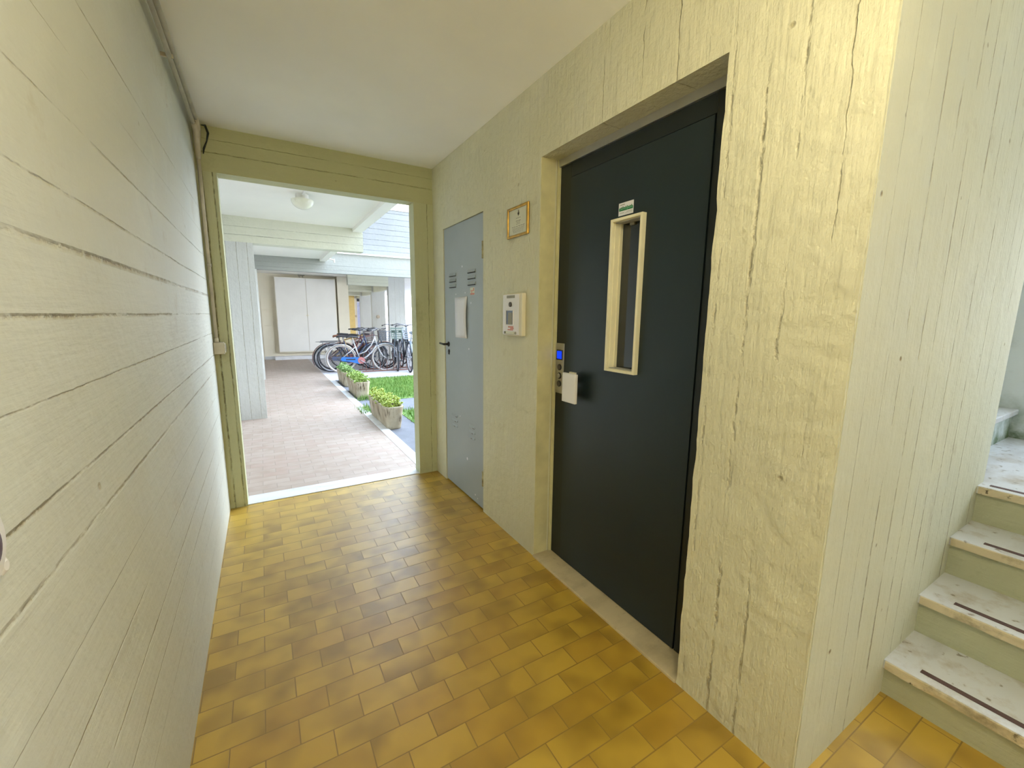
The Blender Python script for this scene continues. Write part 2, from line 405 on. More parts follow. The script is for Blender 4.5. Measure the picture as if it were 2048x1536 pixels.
# window: cream ring with deep lining
wf = MB(); t = .012; q = .028
wf.box(fx-q, fx+.003, WY0, WY0+t, WZ0, WZ1).box(fx-q, fx+.003, WY1-t, WY1, WZ0, WZ1).box(fx-q, fx+.003, WY0+t, WY1-t, WZ0, WZ0+t).box(fx-q, fx+.003, WY0+t, WY1-t, WZ1-t, WZ1)
wfo = part(wf, 'window_frame', m_wframe, d1, bevel=.0015); wfo['label'] = 'cream ring around the narrow lift window'
sub(MB().box(fx-.01, fx+.032, WY1-t-.004, WY1-.003, WZ0+t, WZ1-t).box(fx+.015, fx+.032, WY1-t-.010, WY1-t-.004, WZ0+t, WZ1-t).box(fx-.01, fx+.032, WY0+.003, WY0+t+.003, WZ0+t, WZ1-t), 'window_lining', m_wframe, d1, wfo)
sub(MB().box(fx-.01, fx+.032, WY0+t, WY1-t, WZ1-t-.004, WZ1-.002).box(fx-.01, fx+.032, WY0+t, WY1-t, WZ0+.002, WZ0+t+.004), 'window_lining', m_wframe_in, d1, wfo)
sub(MB().box(fx+.030, fx+.036, WY0+.001, WY1-.001, WZ0+.001, WZ1-.001), 'window_glass', m_glassdark, d1, wfo)
sub(MB().box(fx+.022, fx+.030, 1.375, 1.40, WZ1-t-.016, WZ1-t-.006), 'latch', m_ink, d1, wfo)
# handle: white plate standing off the door on a stem
hd = part(MB().box(1.333, 1.350, 1.628, 1.735, .961, 1.113), 'door_handle', m_white, d1, bevel=.003); hd['label'] = 'white plastic pull plate standing off the door'
for zz in (1.06, .985): sub(MB().box(1.350, fx-.003, 1.697, 1.730, zz, zz+.035), 'handle_stem', m_offwhite, d1, hd, bevel=.002)
sub(MB().box(1.350, 1.362, 1.655, 1.70, 1.095, 1.119), 'handle_clip', m_offwhite, d1, hd)
struct(MB().box(fx+.05, XR+TW-.002, Y2-.001+.002, Y1-.002, 0, ZD+.0).build('wall_shaft', m_seam), 'dark shaft behind the lift door', 'wall')

# call panel
cp = empty('call_panel', (fx, 1.845, .98)); tag(cp, 'narrow brushed steel lift call panel with blue display on the dark door frame', 'panel')
part(MB().box(fx-.004, fx+.0, 1.808, 1.880, .98, 1.257), 'face_plate', m_steel, cp, bevel=.001)
ds = part(MB().box(fx-.007, fx-.004, 1.819, 1.872, 1.165, 1.222), 'display', m_black, cp, bevel=.002)
sub(MB().box(fx-.0085, fx-.007, 1.824, 1.864, 1.172, 1.214), 'display_screen', m_blue, cp, ds)
for zz, mm in ((1.125, m_black), (1.078, m_steel), (1.034, m_black)):
    rb = part(MB().lathe((fx-.004, 1.843, zz), [(.0175, 0), (.0175, -.003), (.0155, -.005)], 24, 'x'), 'button', m_black, cp)
    if mm is m_steel:
        rb['label'] = 'steel ringed key switch'
        sub(MB().lathe((fx-.009, 1.843, zz), [(.013, 0), (.012, -.004), (.005, -.005)], 20, 'x'), 'key_switch', m_steel, cp, rb)
    else:
        sub(MB().lathe((fx-.009, 1.843, zz), [(.013, 0), (.011, -.002)], 20, 'x'), 'button_cap', m_inkdark, cp, rb)

# sticker above the lift window
st = empty('sticker', (fx-.004, 1.40, 1.842)); tag(st, 'small white sticker with a green band above the lift window', 'sticker')
sx = fx-.005
part(MB().box(sx-.0005, sx+.001, 1.358, 1.444, 1.841, 1.894), 'sticker_sheet', m_paper, st)
gb = MB().box(sx-.001, sx, 1.360, 1.441, 1.860, 1.872)
for i in range(9):
    y0 = 1.438-i*.0085; gb.box(sx-.001, sx, y0-.005, y0, 1.872, 1.8745+.003*((i*37) % 3)/2)
part(gb, 'green_band', m_green, st)
part(MB().box(sx-.0013, sx-.001, 1.393, 1.4345, 1.8665, 1.8685).box(sx-.0013, sx-.001, 1.364, 1.390, 1.8665, 1.8685).box(sx-.0013, sx-.001, 1.391, 1.3925, 1.861, 1.874), 'band_lines', m_lightgreen, st)
part(MB().box(sx-.001, sx, 1.408, 1.436, 1.884, 1.887), 'print_line', m_ink, st)
for q4 in ((1.362, 1.395, 1.8525, 1.854), (1.41, 1.436, 1.8505, 1.852), (1.365, 1.405, 1.848, 1.849)): part(MB().box(sx-.001, sx, *q4), 'print_line', m_ink, st)

# ------------------------------------------------------------------ grey utility door
gx = XR+.006
d2 = empty('door_2', (gx, (G1+G2)/2, 0)); struct(d2, 'grey painted metal utility door with louvres and a paper sheet', 'door')
part(MB().box(gx, gx+.035, G2+.004, G1-.002, .012, GZ), 'door_leaf', m_greydoor, d2, bevel=.002)
part(MB().box(gx+.012, gx+.054, G2-.005, G2+.003, 0, GZ+.003), 'hinge_gap', m_rust, d2)['label'] = 'rusty dark gap along the hinge edge'
for z0 in (1.83, .245):
    hg = part(MB().cyl((gx-.004, G2, z0-.055), (gx-.004, G2, z0+.055), .009, 10), 'hinge', m_hinge, d2, smooth=True)
    sub(MB().lathe((gx-.004, G2, z0-.004), [(.011, 0), (.011, .008)], 10), 'hinge_ring', m_hinge, d2, hg)
for (ya, yb) in ((3.02, 3.145), (2.68, 2.803)):
    for k in range(3):
        z0 = 1.700-k*.042+ (0 if ya > 3 else .001)
        v = MB().add([(gx-.010, ya, z0), (gx-.010, yb, z0), (gx-.0005, yb, z0+.022), (gx-.0005, ya, z0+.022), (gx-.0005, ya, z0-.001), (gx-.0005, yb, z0-.001)],
                     [(0,1,2,3), (0,4,5,1), (0,3,4), (1,5,2)])
        lv = part(v, 'louvre', m_greydoor, d2)
        sub(MB().box(gx-.0095, gx-.0002, ya+.004, yb-.004, z0-.005, z0-.0005), 'louvre_slot', m_vent, d2, lv)
for (ya, yb, z0) in ((3.02, 3.13, .60), (2.70, 2.80, .58)):
    for k in range(3):
        v = MB(); z1 = z0-k*.042
        v.add([(gx-.006, ya, z1), (gx-.006, yb, z1), (gx-.0005, yb, z1+.018), (gx-.0005, ya, z1+.018), (gx-.0005, ya, z1-.001), (gx-.0005, yb, z1-.001)], [(0,1,2,3), (0,4,5,1), (0,3,4), (1,5,2)])
        lv = part(v, 'louvre', m_greydoor, d2)
        sub(MB().box(gx-.0055, gx-.0002, ya+.01+.02*k, ya+.035+.015*k, z1-.004, z1+.002), 'chipped_paint', m_rust, d2, lv)
hdl = part(MB().cyl((gx, 3.185, 1.172), (gx-.045, 3.185, 1.172), .009, 10).tube([(gx-.045, 3.175, 1.172), (gx-.045, 3.20, 1.173), (gx-.043, 3.27, 1.176)], .008, 8).lathe((gx, 3.185, 1.172), [(.020, 0), (.020, -.006), (.014, -.008)], 18, 'x'), 'door_handle', m_black, d2, smooth=True)
part(MB().lathe((gx, 3.180, 1.115), [(.016, 0), (.016, -.005), (.012, -.006)], 16, 'x').box(gx-.006, gx, 3.172, 3.188, 1.090, 1.115), 'keyhole_plate', m_black, d2)
ch = MB()
for (y, z, s) in ((2.91, 1.755, .012), (2.76, 1.49, .010), (2.80, 1.16, .011), (2.84, .31, .018), (2.70, .07, .010), (2.66, .055, .008), (3.03, 1.56, .009), (2.86, 1.565, .009), (2.97, .62, .008)):
    ch.lathe((gx, y, z), [(s*.7, 0), (s*.5, -.0008)], 7, 'x')
part(ch, 'bare_patches', m_paper, d2)['label'] = 'small chips of bare pale undercoat'
# paper sheet
psm = MB()
def pv(i, j):
    u, v = i/4, j/10
    y = 3.045-u*.222+.006*v*(1-u); z = 1.232+v*.303+.004*u
    xo = -.0015-.010*math.sin(v*PI)*u-.004*(1-v)*u*u
    return (gx+xo, y, z)
vs = [pv(i, j) for j in range(11) for i in range(5)]
psm.add(vs, [(j*5+i, j*5+i+1, (j+1)*5+i+1, (j+1)*5+i) for j in range(10) for i in range(4)])
ps = psm.build('paper_notice', m_paper, smooth=True)
sol = ps.modifiers.new('s', 'SOLIDIFY'); sol.thickness = .0006; sol.offset = 1
tag(ps, 'blank-looking white paper sheet taped to the grey metal door', 'paper')
# small sticker on grey door
s2 = empty('sticker', (gx, 2.735, 1.545)); tag(s2, 'tiny pink and white sticker below the right louvres of the grey door', 'sticker')
part(MB().box(gx-.0008, gx, 2.700, 2.770, 1.545, 1.596), 'sticker_sheet', m_plate, s2)
part(MB().box(gx-.0012, gx-.0008, 2.702, 2.768, 1.546, 1.558).box(gx-.0012, gx-.0008, 2.706, 2.764, 1.572, 1.578).box(gx-.0012, gx-.0008, 2.706, 2.72, 1.578, 1.592).box(gx-.0012, gx-.0008, 2.74, 2.75, 1.56, 1.57), 'red_print', m_red, s2)

# ------------------------------------------------------------------ plaque
pl = empty('plaque', (XR, 2.112, 1.845)); tag(pl, 'small brass-framed cream notice plaque left of the lift door', 'plaque')
ya, yb, za, zb = 1.998, 2.226, 1.843, 2.010
part(MB().box(XR-.004, XR, ya+.008, yb-.008, za+.008, zb-.008), 'notice_sheet', m_plate, pl)
fr = MB(); w = .018
fr.box(XR-.012, XR, ya, ya+w, za, zb).box(XR-.012, XR, yb-w*.8, yb, za, zb).box(XR-.012, XR, ya+w, yb-w*.8, zb-w*.8, zb).box(XR-.012, XR, ya+w, yb-w*.8, za, za+w*.8)
part(fr, 'plaque_frame', m_gold, pl, bevel=.004)['label'] = 'worn golden brass frame'
cm = 2.107
part(MB().lathe((XR-.004, cm, 1.969), [(.010, 0), (.009, -.001)], 14, 'x').box(XR-.005, XR-.004, cm-.005, cm+.005, 1.975, 1.987).add([(XR-.005, cm-.010, 1.972), (XR-.005, cm+.010, 1.972), (XR-.005, cm, 1.950)], [(0,1,2)]), 'crest', m_ink, pl)
tx = MB()
for (z, h, l_, n_) in ((1.945, .0025, .05, 3), (1.930, .003, .055, 2), (1.921, .002, .04, 2), (1.913, .0018, .045, 3), (1.901, .0028, .14, 6), (1.892, .0018, .13, 7), (1.885, .0018, .13, 8), (1.878, .0018, .12, 6), (1.871, .0015, .11, 7)):
    y = cm+l_/2; random.seed(int(z*1000))
    for k in range(n_):
        ln = l_/n_*random.uniform(.6, .85); tx.box(XR-.0046, XR-.004, y-ln, y, z-h/2, z+h/2); y -= l_/n_
part(tx, 'printed_lines', m_ink, pl)

# ------------------------------------------------------------------ white emergency call box
bx_ = empty('emergency_call_box', (XR, 2.127, 1.287)); tag(bx_, 'white wall box with small window and button under the plaque', 'call box')
X0 = 1.255
part(MB().box(X0, XR, 2.018, 2.236, 1.287, 1.529), 'housing', m_offwhite, bx_, bevel=.005)
part(MB().box(X0-.003, X0, 2.046, 2.230, 1.294, 1.524), 'cover', m_white, bx_, bevel=.003)
part(MB().box(X0-.005, X0-.003, 2.093, 2.182, 1.503, 1.519), 'label_strip', m_ink, bx_, bevel=.001)
part(MB().lathe((X0-.003, 2.138, 1.467), [(.014, 0), (.014, -.006), (.010, -.008)], 20, 'x'), 'push_button', m_inkdark, bx_, smooth=False)
wi = part(MB().box(X0-.004, X0-.003, 2.108, 2.188, 1.352, 1.432), 'viewing_window', m_glassdark, bx_)
sub(MB().box(X0-.0046, X0-.004, 2.118, 2.166, 1.353, 1.420), 'inner_card', m_ink, bx_, wi)
for y_ in (2.105, 2.188): sub(MB().box(X0-.007, X0-.003, y_, y_+.003, 1.349, 1.435), 'window_bead', m_white, bx_, wi)
part(MB().box(X0-.004, X0-.003, 2.105, 2.165, 1.333, 1.342).box(X0-.004, X0-.003, 2.11, 2.17, 1.318, 1.325).box(X0-.004, X0-.003, 2.1, 2.14, 1.326, 1.332), 'red_print', m_red, bx_)
part(MB().box(X0-.007, X0-.003, 2.092, 2.188, 1.295, 1.312), 'name_strip', m_plate, bx_, bevel=.002)
for y in (2.079, 2.201): part(MB().lathe((X0-.003, y, 1.304), [(.008, 0), (.007, -.005)], 12, 'x'), 'clip', m_ink, bx_)

# ------------------------------------------------------------------ left wall: conduits, junction box, round bell
def conduit(name, pts, r, label):
    return tag(MB().tube(pts, r, 10).build(name, m_conduit, smooth=True), label, 'conduit')
cu = empty('conduit', (XL, YE, ZC-.05)); tag(cu, 'cream conduit pair along the left wall top, joining a drop pipe in the corner', 'conduit')
part(MB().tube([(XL+.030, -3.1, 2.500), (XL+.030, 3.30, 2.500)], .0105, 10), 'pipe', m_conduit, cu, smooth=True)
part(MB().tube([(XL+.042, -3.1, 2.528), (XL+.042, 3.30, 2.528)], .0125, 10), 'pipe', m_conduit, cu, smooth=True)
part(MB().tube([(XL+.032, 3.25, 2.500), (XL+.032, 3.34, 2.495), (XL+.028, 3.41, 2.44), (XL+.024, 3.452, 2.36)], [.015, .017, .017, .013], 10).tube([(XL+.042, 3.25, 2.528), (XL+.040, 3.36, 2.52), (XL+.032, 3.42, 2.46)], [.016, .017, .015], 10), 'junction_elbow', m_conduit, cu, smooth=True)
part(MB().tube([(XL+.024, 3.452, 2.37), (XL+.022, 3.458, 2.1), (XL+.020, 3.460, 1.21)], .0105, 10), 'pipe', m_conduit, cu, smooth=True)
part(MB().cyl((XL+.021, 3.459, 1.70), (XL+.021, 3.459, 1.72), .014, 10), 'pipe_collar', m_conduit, cu, smooth=True)
part(MB().cyl((XL+.020, 3.46, 1.206), (XL+.020, 3.46, 1.235), .0135, 10), 'pipe_collar', m_conduit, cu, smooth=True)
for yy in (.9, 1.7, 2.5):
    part(MB().box(XL, XL+.045, yy, yy+.008, 2.492, 2.508), 'pipe_clip', m_conduit, cu)
tag(MB().tube([(XL+.06, 3.40, 2.545), (XL+.075, 3.44, 2.56), (XL+.085, 3.475, 2.53), (XL+.075, 3.47, 2.48), (XL+.055, 3.47, 2.43), (XL+.05, 3.47, 2.40)], [.004, .007, .007, .004, .006, .003], 8).build('cable', m_soot, smooth=True), 'short black cable end poking out beside the conduit elbow at the ceiling corner', 'cable')
jb = empty('junction_box', (XL+.02, 3.45, 1.12)); tag(jb, 'small cream plastic socket box at the foot of the corner conduit', 'junction box')
part(MB().box(XL+.001, XL+.062, 3.43, YE-.001, 1.125, 1.205), 'housing', m_conduit, jb, bevel=.004)
part(MB().box(XL+.062, XL+.067, 3.434, YE-.004, 1.135, 1.198), 'cover', m_offwhite, jb, bevel=.002)
part(MB().box(XL+.067, XL+.070, 3.442, 3.478, 1.14, 1.19), 'flap', m_ink, jb)
bl = empty('bell_push', (XL, .700, 1.14)); tag(bl, 'round white bell push with dark centre at the left picture edge', 'bell')
part(MB().lathe((XL, .652, 1.142), [(.058, 0), (.058, .006), (.050, .014), (.030, .018)], 36, 'x'), 'ring', m_white, bl, smooth=False)
part(MB().lathe((XL+.018, .652, 1.142), [(.026, 0), (.026, .002), (.014, .003), (.013, .006)], 30, 'x'), 'centre', plain('plum_plastic', (.07,.03,.05), .4), bl)
part(MB().lathe((XL, .705, 1.098), [(.011, 0), (.011, .006), (.006, .009)], 14, 'x'), 'screw_cap', m_white, bl)

# ------------------------------------------------------------------ stairs
stx = empty('stairs', (1.93, YF, 0)); struct(stx, 'concrete stairs with worn marble treads rising right of the pillar', 'stairs')
SY0 = -1.0
nx = [1.907, 2.183, 2.462, 2.741]; nz = [.148, .316, .488, .662]
for k in range(4):
    rx = nx[k]+.026
    zlo = 0 if k == 0 else nz[k-1]
    xe = (nx[k+1]+.03) if k < 3 else 4.1
    part(MB().box(rx, rx+.03, SY0, YF-.001, zlo, nz[k]-.034), 'riser', m_riser, stx)
    y1 = YF-.001
    if k < 3:
        tr = part(MB().box(nx[k]+.004, xe, SY0, y1, nz[k]-.034, nz[k]), 'tread', m_tread, stx)
    else:
        tr = part(MB().box(nx[k]+.004, XE+.005, SY0, y1, nz[k]-.034, nz[k]).box(XE+.005, xe, SY0, 1.6, nz[k]-.034, nz[k]), 'tread', m_tread, stx)
        tr['label'] = 'large marble landing slab'
    # worn nosing
    ng = MB(); N = 60; ring = []
    for i in range(N+1):
        y = SY0+(y1-.006-SY0)*i/N
        j = noise.noise(Vector((k*7, y*14, 0)))*.004+abs(noise.noise(Vector((k*3, y*37, 4))))*.003
        ring.append([(nx[k]+.006, y, nz[k]+.0002), (nx[k]+j*.6, y, nz[k]-.003-abs(j)), (nx[k]+j, y, nz[k]-.018), (nx[k]+.002-j, y, nz[k]-.034), (nx[k]+.006, y, nz[k]-.034)])
    vs = [v for r in ring for v in r]; fs = []
    for i in range(N):
        for q_ in range(5): fs.append((i*5+q_, i*5+(q_+1) % 5, (i+1)*5+(q_+1) % 5, (i+1)*5+q_))
    fs += [(0,1,2,3,4), tuple(N*5+i for i in (4,3,2,1,0))]
    ng.add(vs, fs)
    sub(ng, 'nosing', m_nose, stx, tr)['label'] = 'chipped stained front edge'
    sub(MB().box(nx[k]+.045, nx[k]+.066, SY0+.1, y1-(.09 if k < 3 else .03), nz[k], nz[k]+.0022), 'grip_strip', m_strip, stx, tr)
part(MB().box(1.98, 4.1, SY0, YF-.002, -.02, .105).box(2.26, 4.1, SY0, YF-.002, .105, .27).box(2.54, 4.1, SY0, YF-.002, .27, .44).box(2.80, 4.1, SY0, YF-.002, .44, .62).box(XE+.01, 4.1, YF, 1.6, 0, .62), 'stair_core', m_riser, stx)
# second flight going away behind the pillar
part(MB().box(XE+.01, 4.099, .622, .65, .662, .815), 'riser', m_moss, stx)
for k in range(5):
    z = .85+.17*k; y = .60+.28*k
    part(MB().box(XE+.01, 4.099, y, y+.32, z-.034, z), 'tread', m_tread, stx, bevel=.004)
    if k: part(MB().box(XE+.01, 4.099, y+.022, y+.05, z-.17, z-.034), 'riser', m_riser, stx)
struct(MB().box(4.1, 4.3, .40, 3.5, 0, ZC).box(4.1, 4.3, SY0-.2, .40, 0, 1.1).box(4.1, 4.3, SY0-.2, .40, 2.05, ZC).build('wall_landing', m_moss), 'pale blue-white wall behind the stair landing with green stain', 'wall')
struct(MB().box(XE-.14, XE, YF+.14, 3.5, 0, ZC).build('wall_stairwell', m_face), 'concrete wall at the far side of the stairwell', 'wall')
struct(MB().box(XE, 4.1, 2.0, 2.1, 0, ZC).build('wall_stairback', m_moss), 'rear wall of the stairwell', 'wall')

struct(MB().box(1.4, 4.3, -1.25, -1.05, 0, ZC).build('wall_side_block', m_face), 'unseen wall added outside the stairs to cut skylight', 'wall')  # unseen blocker, keeps rear sky off the face by the stairs
struct(MB().box(.50, 4.4, -3.2, -3.0, 0, ZC).build('wall_rear_block', m_cream), 'unseen wall added behind the camera to narrow the daylight', 'wall')  # added out of view, closes most of the rear against skylight
struct(MB().box(-12, 16, -6.5, -6.2, 0, 5.5).build('wall_bounce', m_cream), 'unseen cream wall added behind the camera to block sky and bounce warm light', 'wall')  # added out of view: limits rear sky, throws warm bounce into the passage
struct(MB().box(-12, 16, -6.5, -3.99, -.2, -.002).build('yard', m_floor), 'tiled yard behind the camera', 'floor')
# ------------------------------------------------------------------ outdoors: walkway, kerb, ground
YW = YE+T
ZO = 2.592
struct(MB().box(-.62, 1.162, YE+.02, 15.0, -.2, 0).build('walkway', m_walk), 'pinkish brick-tiled walkway outside under the arcade', 'walkway')
m_kerb = marble('kerb_stone', (.80,.81,.84), (.5,.5,.5), .35, .6)
struct(MB().box(1.162, 1.262, YW, 10.6, -.2, .004).build('kerb', m_kerb), 'white stone kerb strip along the walkway', 'kerb')
m_asph = plain('grey_asphalt', (.17,.175,.20), .8, var=.10, scale=6, bmp=.004)
m_conc = plain('pale_concrete_ground', (.52,.50,.52), .8, var=.07, scale=4)
m_soil = plain('soil', (.22,.22,.10), .9, var=.3, scale=14)
struct(MB().box(1.262, 30, YW-.4, 9.7, -.3, -.012).build('path', m_asph), 'grey asphalt path beside the walkway', 'path')
struct(MB().box(1.162, 30, 9.7, 30, -.3, -.010).box(-.6, 1.162, 15, 30, -.3, -.010).build('courtyard_paving', m_conc), 'pale concrete paving under and beyond the bicycles', 'paving')
struct(MB().box(30, 120, -40, 120, -.3, -.015).box(1.162, 30, 30, 120, -.3, -.015).build('ground', m_conc), 'flat ground beyond the courtyard', 'ground')

def grass(name, rects, nper, label, h=(.03, .07)):
    mb = MB()
    for (x0, x1, y0, y1) in rects:
        for _ in range(int(nper*(x1-x0)*(y1-y0))):
            x = random.uniform(x0, x1); y = random.uniform(y0, y1)
            e = .03*noise.noise(Vector((x*4, y*4, 0)))
            if x < x0+.08+e or y < y0+.06+e or y > y1-.06+e:
                if random.random() < .6: continue
            a = random.uniform(0, 2*PI); hh = random.uniform(*h); w_ = .005; ln = random.uniform(0, .03)
            dx, dy = math.cos(a)*w_, math.sin(a)*w_
            bx, by = math.cos(a+1.4)*ln, math.sin(a+1.4)*ln
            mb.add([(x-dx, y-dy, -.012), (x+dx, y+dy, -.012), (x+bx, y+by, hh)], [(0,1,2)])
    return mb
def leafmat(name, a, b_, sc=5):
    m, n, l, b = newmat(name, .6, 0, .3)
    p = pos(n)
    c = mixc(n, l, mrng(n, l, noi(n, l, p, sc, 4), .35, .65), a, b_)
    c = mixc(n, l, mrng(n, l, noi(n, l, p, sc*8, 3), .4, .7, 0, .5), c, tuple(x*1.3 for x in b_))
    l.new(c, b.inputs['Base Color'])
    b.inputs['Transmission Weight'].default_value = 0
    b.inputs['Subsurface Weight'].default_value = 0
    return m
m_grass = leafmat('grass', (.10,.22,.045), (.22,.33,.085))
g = grass('lawn', [(1.55, 5.2, 6.98, 9.55)], 2600, '')
g.box(1.55, 5.2, 7.0, 9.5, -.012, -.004)
tag(g.build('lawn', m_grass), 'rectangle of bright green lawn between the planters and the bicycles', 'grass', kind='stuff')
g = grass('lawn', [(1.62, 4.2, 5.25, 6.12)], 2600, ''); g.box(1.64, 4.2, 5.28, 6.1, -.012, -.004)
tag(g.build('lawn', m_grass), 'smaller lawn strip behind the nearest planter, before the path', 'grass', kind='stuff')
for (x0, x1, y0, y1, lb) in ((1.17, 1.25, 6.12, 6.5, 'weeds tuft at the far foot of the nearest planter'), (1.30, 1.52, 7.14, 7.26, 'weeds tuft in front of the middle planter')):
    g = grass('weeds', [(x0-.05, x1+.05, y0-.05, y1+.05)], 3600, '', (.04, .10))
    tag(g.build('weeds', m_grass), lb, 'weeds', kind='stuff')

# planters
def plantermat():
    m, n, l, b = newmat('weathered_planter', .85, 0, .2)
    p = pos(n)
    c = mixc(n, l, mrng(n, l, noi(n, l, p, 5, 5), .3, .7), (.36,.29,.19), (.54,.49,.38))
    stn = noi(n, l, p, 1, 5, .6, (45, 45, 3))
    msk = mrng(n, l, noi(n, l, p, 5.5, 3), .45, .6)
    c = mixc(n, l, mth(n, l, 'MULTIPLY', mrng(n, l, stn, .5, .62), msk, clamp=True), c, (.07,.05,.03))
    l.new(c, b.inputs['Base Color']); bump(n, l, b, stn, .3, .004)
    return m
m_planter = plantermat()
m_sedum = [leafmat('sedum_leaves_'+k, a, b_, 12) for k, a, b_ in (('yellow', (.28,.38,.06), (.48,.54,.14)), ('lime', (.21,.34,.06), (.38,.48,.14)), ('green', (.16,.31,.09), (.30,.42,.17)))]
def planter(x0, x1, y0, y1, lm, label, seed, green_h=.15):
    random.seed(seed)
    cx, cy = (x0+x1)/2, (y0+y1)/2
    r = empty('planter', (cx, cy, -.011)); tag(r, label, 'planter', 'concrete planters along the kerb')
    def loop(sc, z, n=10, inset=0):
        hx, hy = (x1-x0)/2*sc-inset, (y1-y0)/2-(1-sc)*(x1-x0)/2-inset; rad = .07*sc
        pts = []
        for (sx_, sy_, a0) in ((1,1,0), (-1,1,PI/2), (-1,-1,PI), (1,-1,1.5*PI)):
            for i in range(n):
                a = a0+PI/2*i/(n-1)
                pts.append((sx_*(hx-rad)+rad*math.cos(a), sy_*(hy-rad)+rad*math.sin(a), z))
        return pts
    H = .285
    loops = [loop(.70, 0), loop(.74, .02), loop(.97, H-.03), loop(1.0, H-.01), loop(.99, H), loop(.99, H, inset=.025), loop(.95, H-.05, inset=.028)]
    n = len(loops[0]); vs = [v for q_ in loops for v in q_]; fs = []
    for i in range(len(loops)-1):
        for k in range(n): fs.append((i*n+k, i*n+(k+1) % n, (i+1)*n+(k+1) % n, (i+1)*n+k))
    fs.append(tuple(range(n))); 
    MB().add(vs, fs).build('tub', m_planter, r, smooth=True)
    s_ = loops[-1]; MB().add(s_, [tuple(range(n))]).build('soil', m_soil, r)
    fol = MB()
    for _ in range(190):
        x = random.uniform(-1, 1)*((x1-x0)/2-.0); y = random.uniform(-1, 1)*((y1-y0)/2-.02)
        z = H-.04+random.uniform(.01, green_h)*(1-.45*(x/((x1-x0)/2))**2)
        s0 = random.uniform(.022, .042)
        # rosette of short fleshy leaves
        for a in range(9):
            th = a*2.4+random.random(); tl = random.uniform(.1, 1.1)
            d = Vector((math.cos(th)*math.cos(tl), math.sin(th)*math.cos(tl), math.sin(tl)))
            sd = d.cross(Vector((0, 0, 1))).normalized()*s0*.33; c0 = Vector((x, y, z)); nn = sd.cross(d).normalized()*s0*.12
            fol.add([c0, c0+d*s0*.6+sd, c0+d*s0, c0+d*s0*.6-sd, c0+d*s0*.55+nn], [(0,1,4), (1,2,4), (2,3,4), (3,0,4)])
        if _ % 3 == 0: fol.tube([(x*.8, y, H-.05), (x, y, z)], .003, 4)
    fol.build('foliage', lm, r)
    return r
planter(1.215, 1.455, 5.08, 6.08, m_sedum[0], 'nearest concrete planter of yellow-green sedum, dark streaks on its end', 3)
planter(1.275, 1.515, 7.27, 8.25, m_sedum[1], 'middle concrete planter of lime-green sedum', 5)
planter(1.29, 1.52, 8.62, 9.55, m_sedum[2], 'farthest concrete planter, nearest the blue-guard bicycle', 9)

# ------------------------------------------------------------------ outdoors: arcade
struct(MB().box(-.85, 1.31, YW+.001, 10.35, ZO, ZO+.2).box(-.85, 14, 10.36, 27, ZO, ZO+.12).build('ceiling_arcade', m_ceilout), 'white arcade ceiling outside', 'ceiling')
struct(MB().box(1.185, 1.312, YW+.002, 6.449, ZO-.045, ZO).build('trim_3', m_ceilout), 'drip edge of the first arcade bay ceiling', 'trim')
struct(MB().box(1.185, 1.312, 6.652, 10.349, ZO-.045, ZO).build('trim_4', m_ceilout), 'drip edge of the second arcade bay ceiling', 'trim')
struct(MB().box(-.62, 1.325, 6.45, 6.65, 2.283, ZO).build('beam_1', m_outbeam), 'first pale beam across the arcade', 'beam')
struct(MB().box(-.62, -.03, 6.45, 6.72, 0, 2.283).build('column_1', m_out), 'board-marked pier carrying the first arcade beam', 'column')
struct(MB().box(-.62, -.018, 10.35, 10.6, 0, 2.31).build('column_2', m_out), 'second arcade pier further back on the left', 'column')
struct(MB().box(-.85, -.62, YW, 15.0, 0, ZO).build('wall_arcade', m_out), 'inner wall of the arcade', 'wall')
struct(MB().box(-.62, 14, 10.35, 10.5, 2.305, ZO).box(-.62, 14, 10.35, 10.5, ZO, 2.755).build('beam_2', m_band), 'long pale fascia beam of the far wing', 'beam')
struct(MB().box(-.62, 14, 10.52, 10.75, 2.75, 3.86).build('wall_facade', m_facade), 'white-blue board-marked upper facade of the far wing', 'wall')
struct(MB().box(1.31, 14, 10.30, 10.53, 2.745, 2.775).build('trim_5', m_whitepaint), 'thin white ledge on the far facade', 'trim')
struct(MB().box(-.62, 14, 10.50, 10.77, 3.86, 3.90).build('trim_6', m_whitepaint), 'coping on top of the far facade', 'trim')
struct(MB().box(-.85, 1.25, YW+.2, 10.3, ZO+.21, 9).box(-.85, 4.4, -3.2, YW+.2, ZC+.26, 9).build('wall_sky_block', m_facade), 'unseen upper storey block of the near wing, raised to block sky', 'wall')  # out-of-view volume, its height shaped to reduce sky on courtyard and facade
# shallow wall lamp at the slab edge
tag(MB().cyl((1.32, 9.9, 2.56), (1.42, 9.9, 2.54), .014, 8).cyl((1.42, 9.9, 2.565), (1.42, 9.9, 2.49), .018, 8).build('spout', m_ceilspout), 'short white rainwater spout at the end of the second bay ceiling', 'pipe')
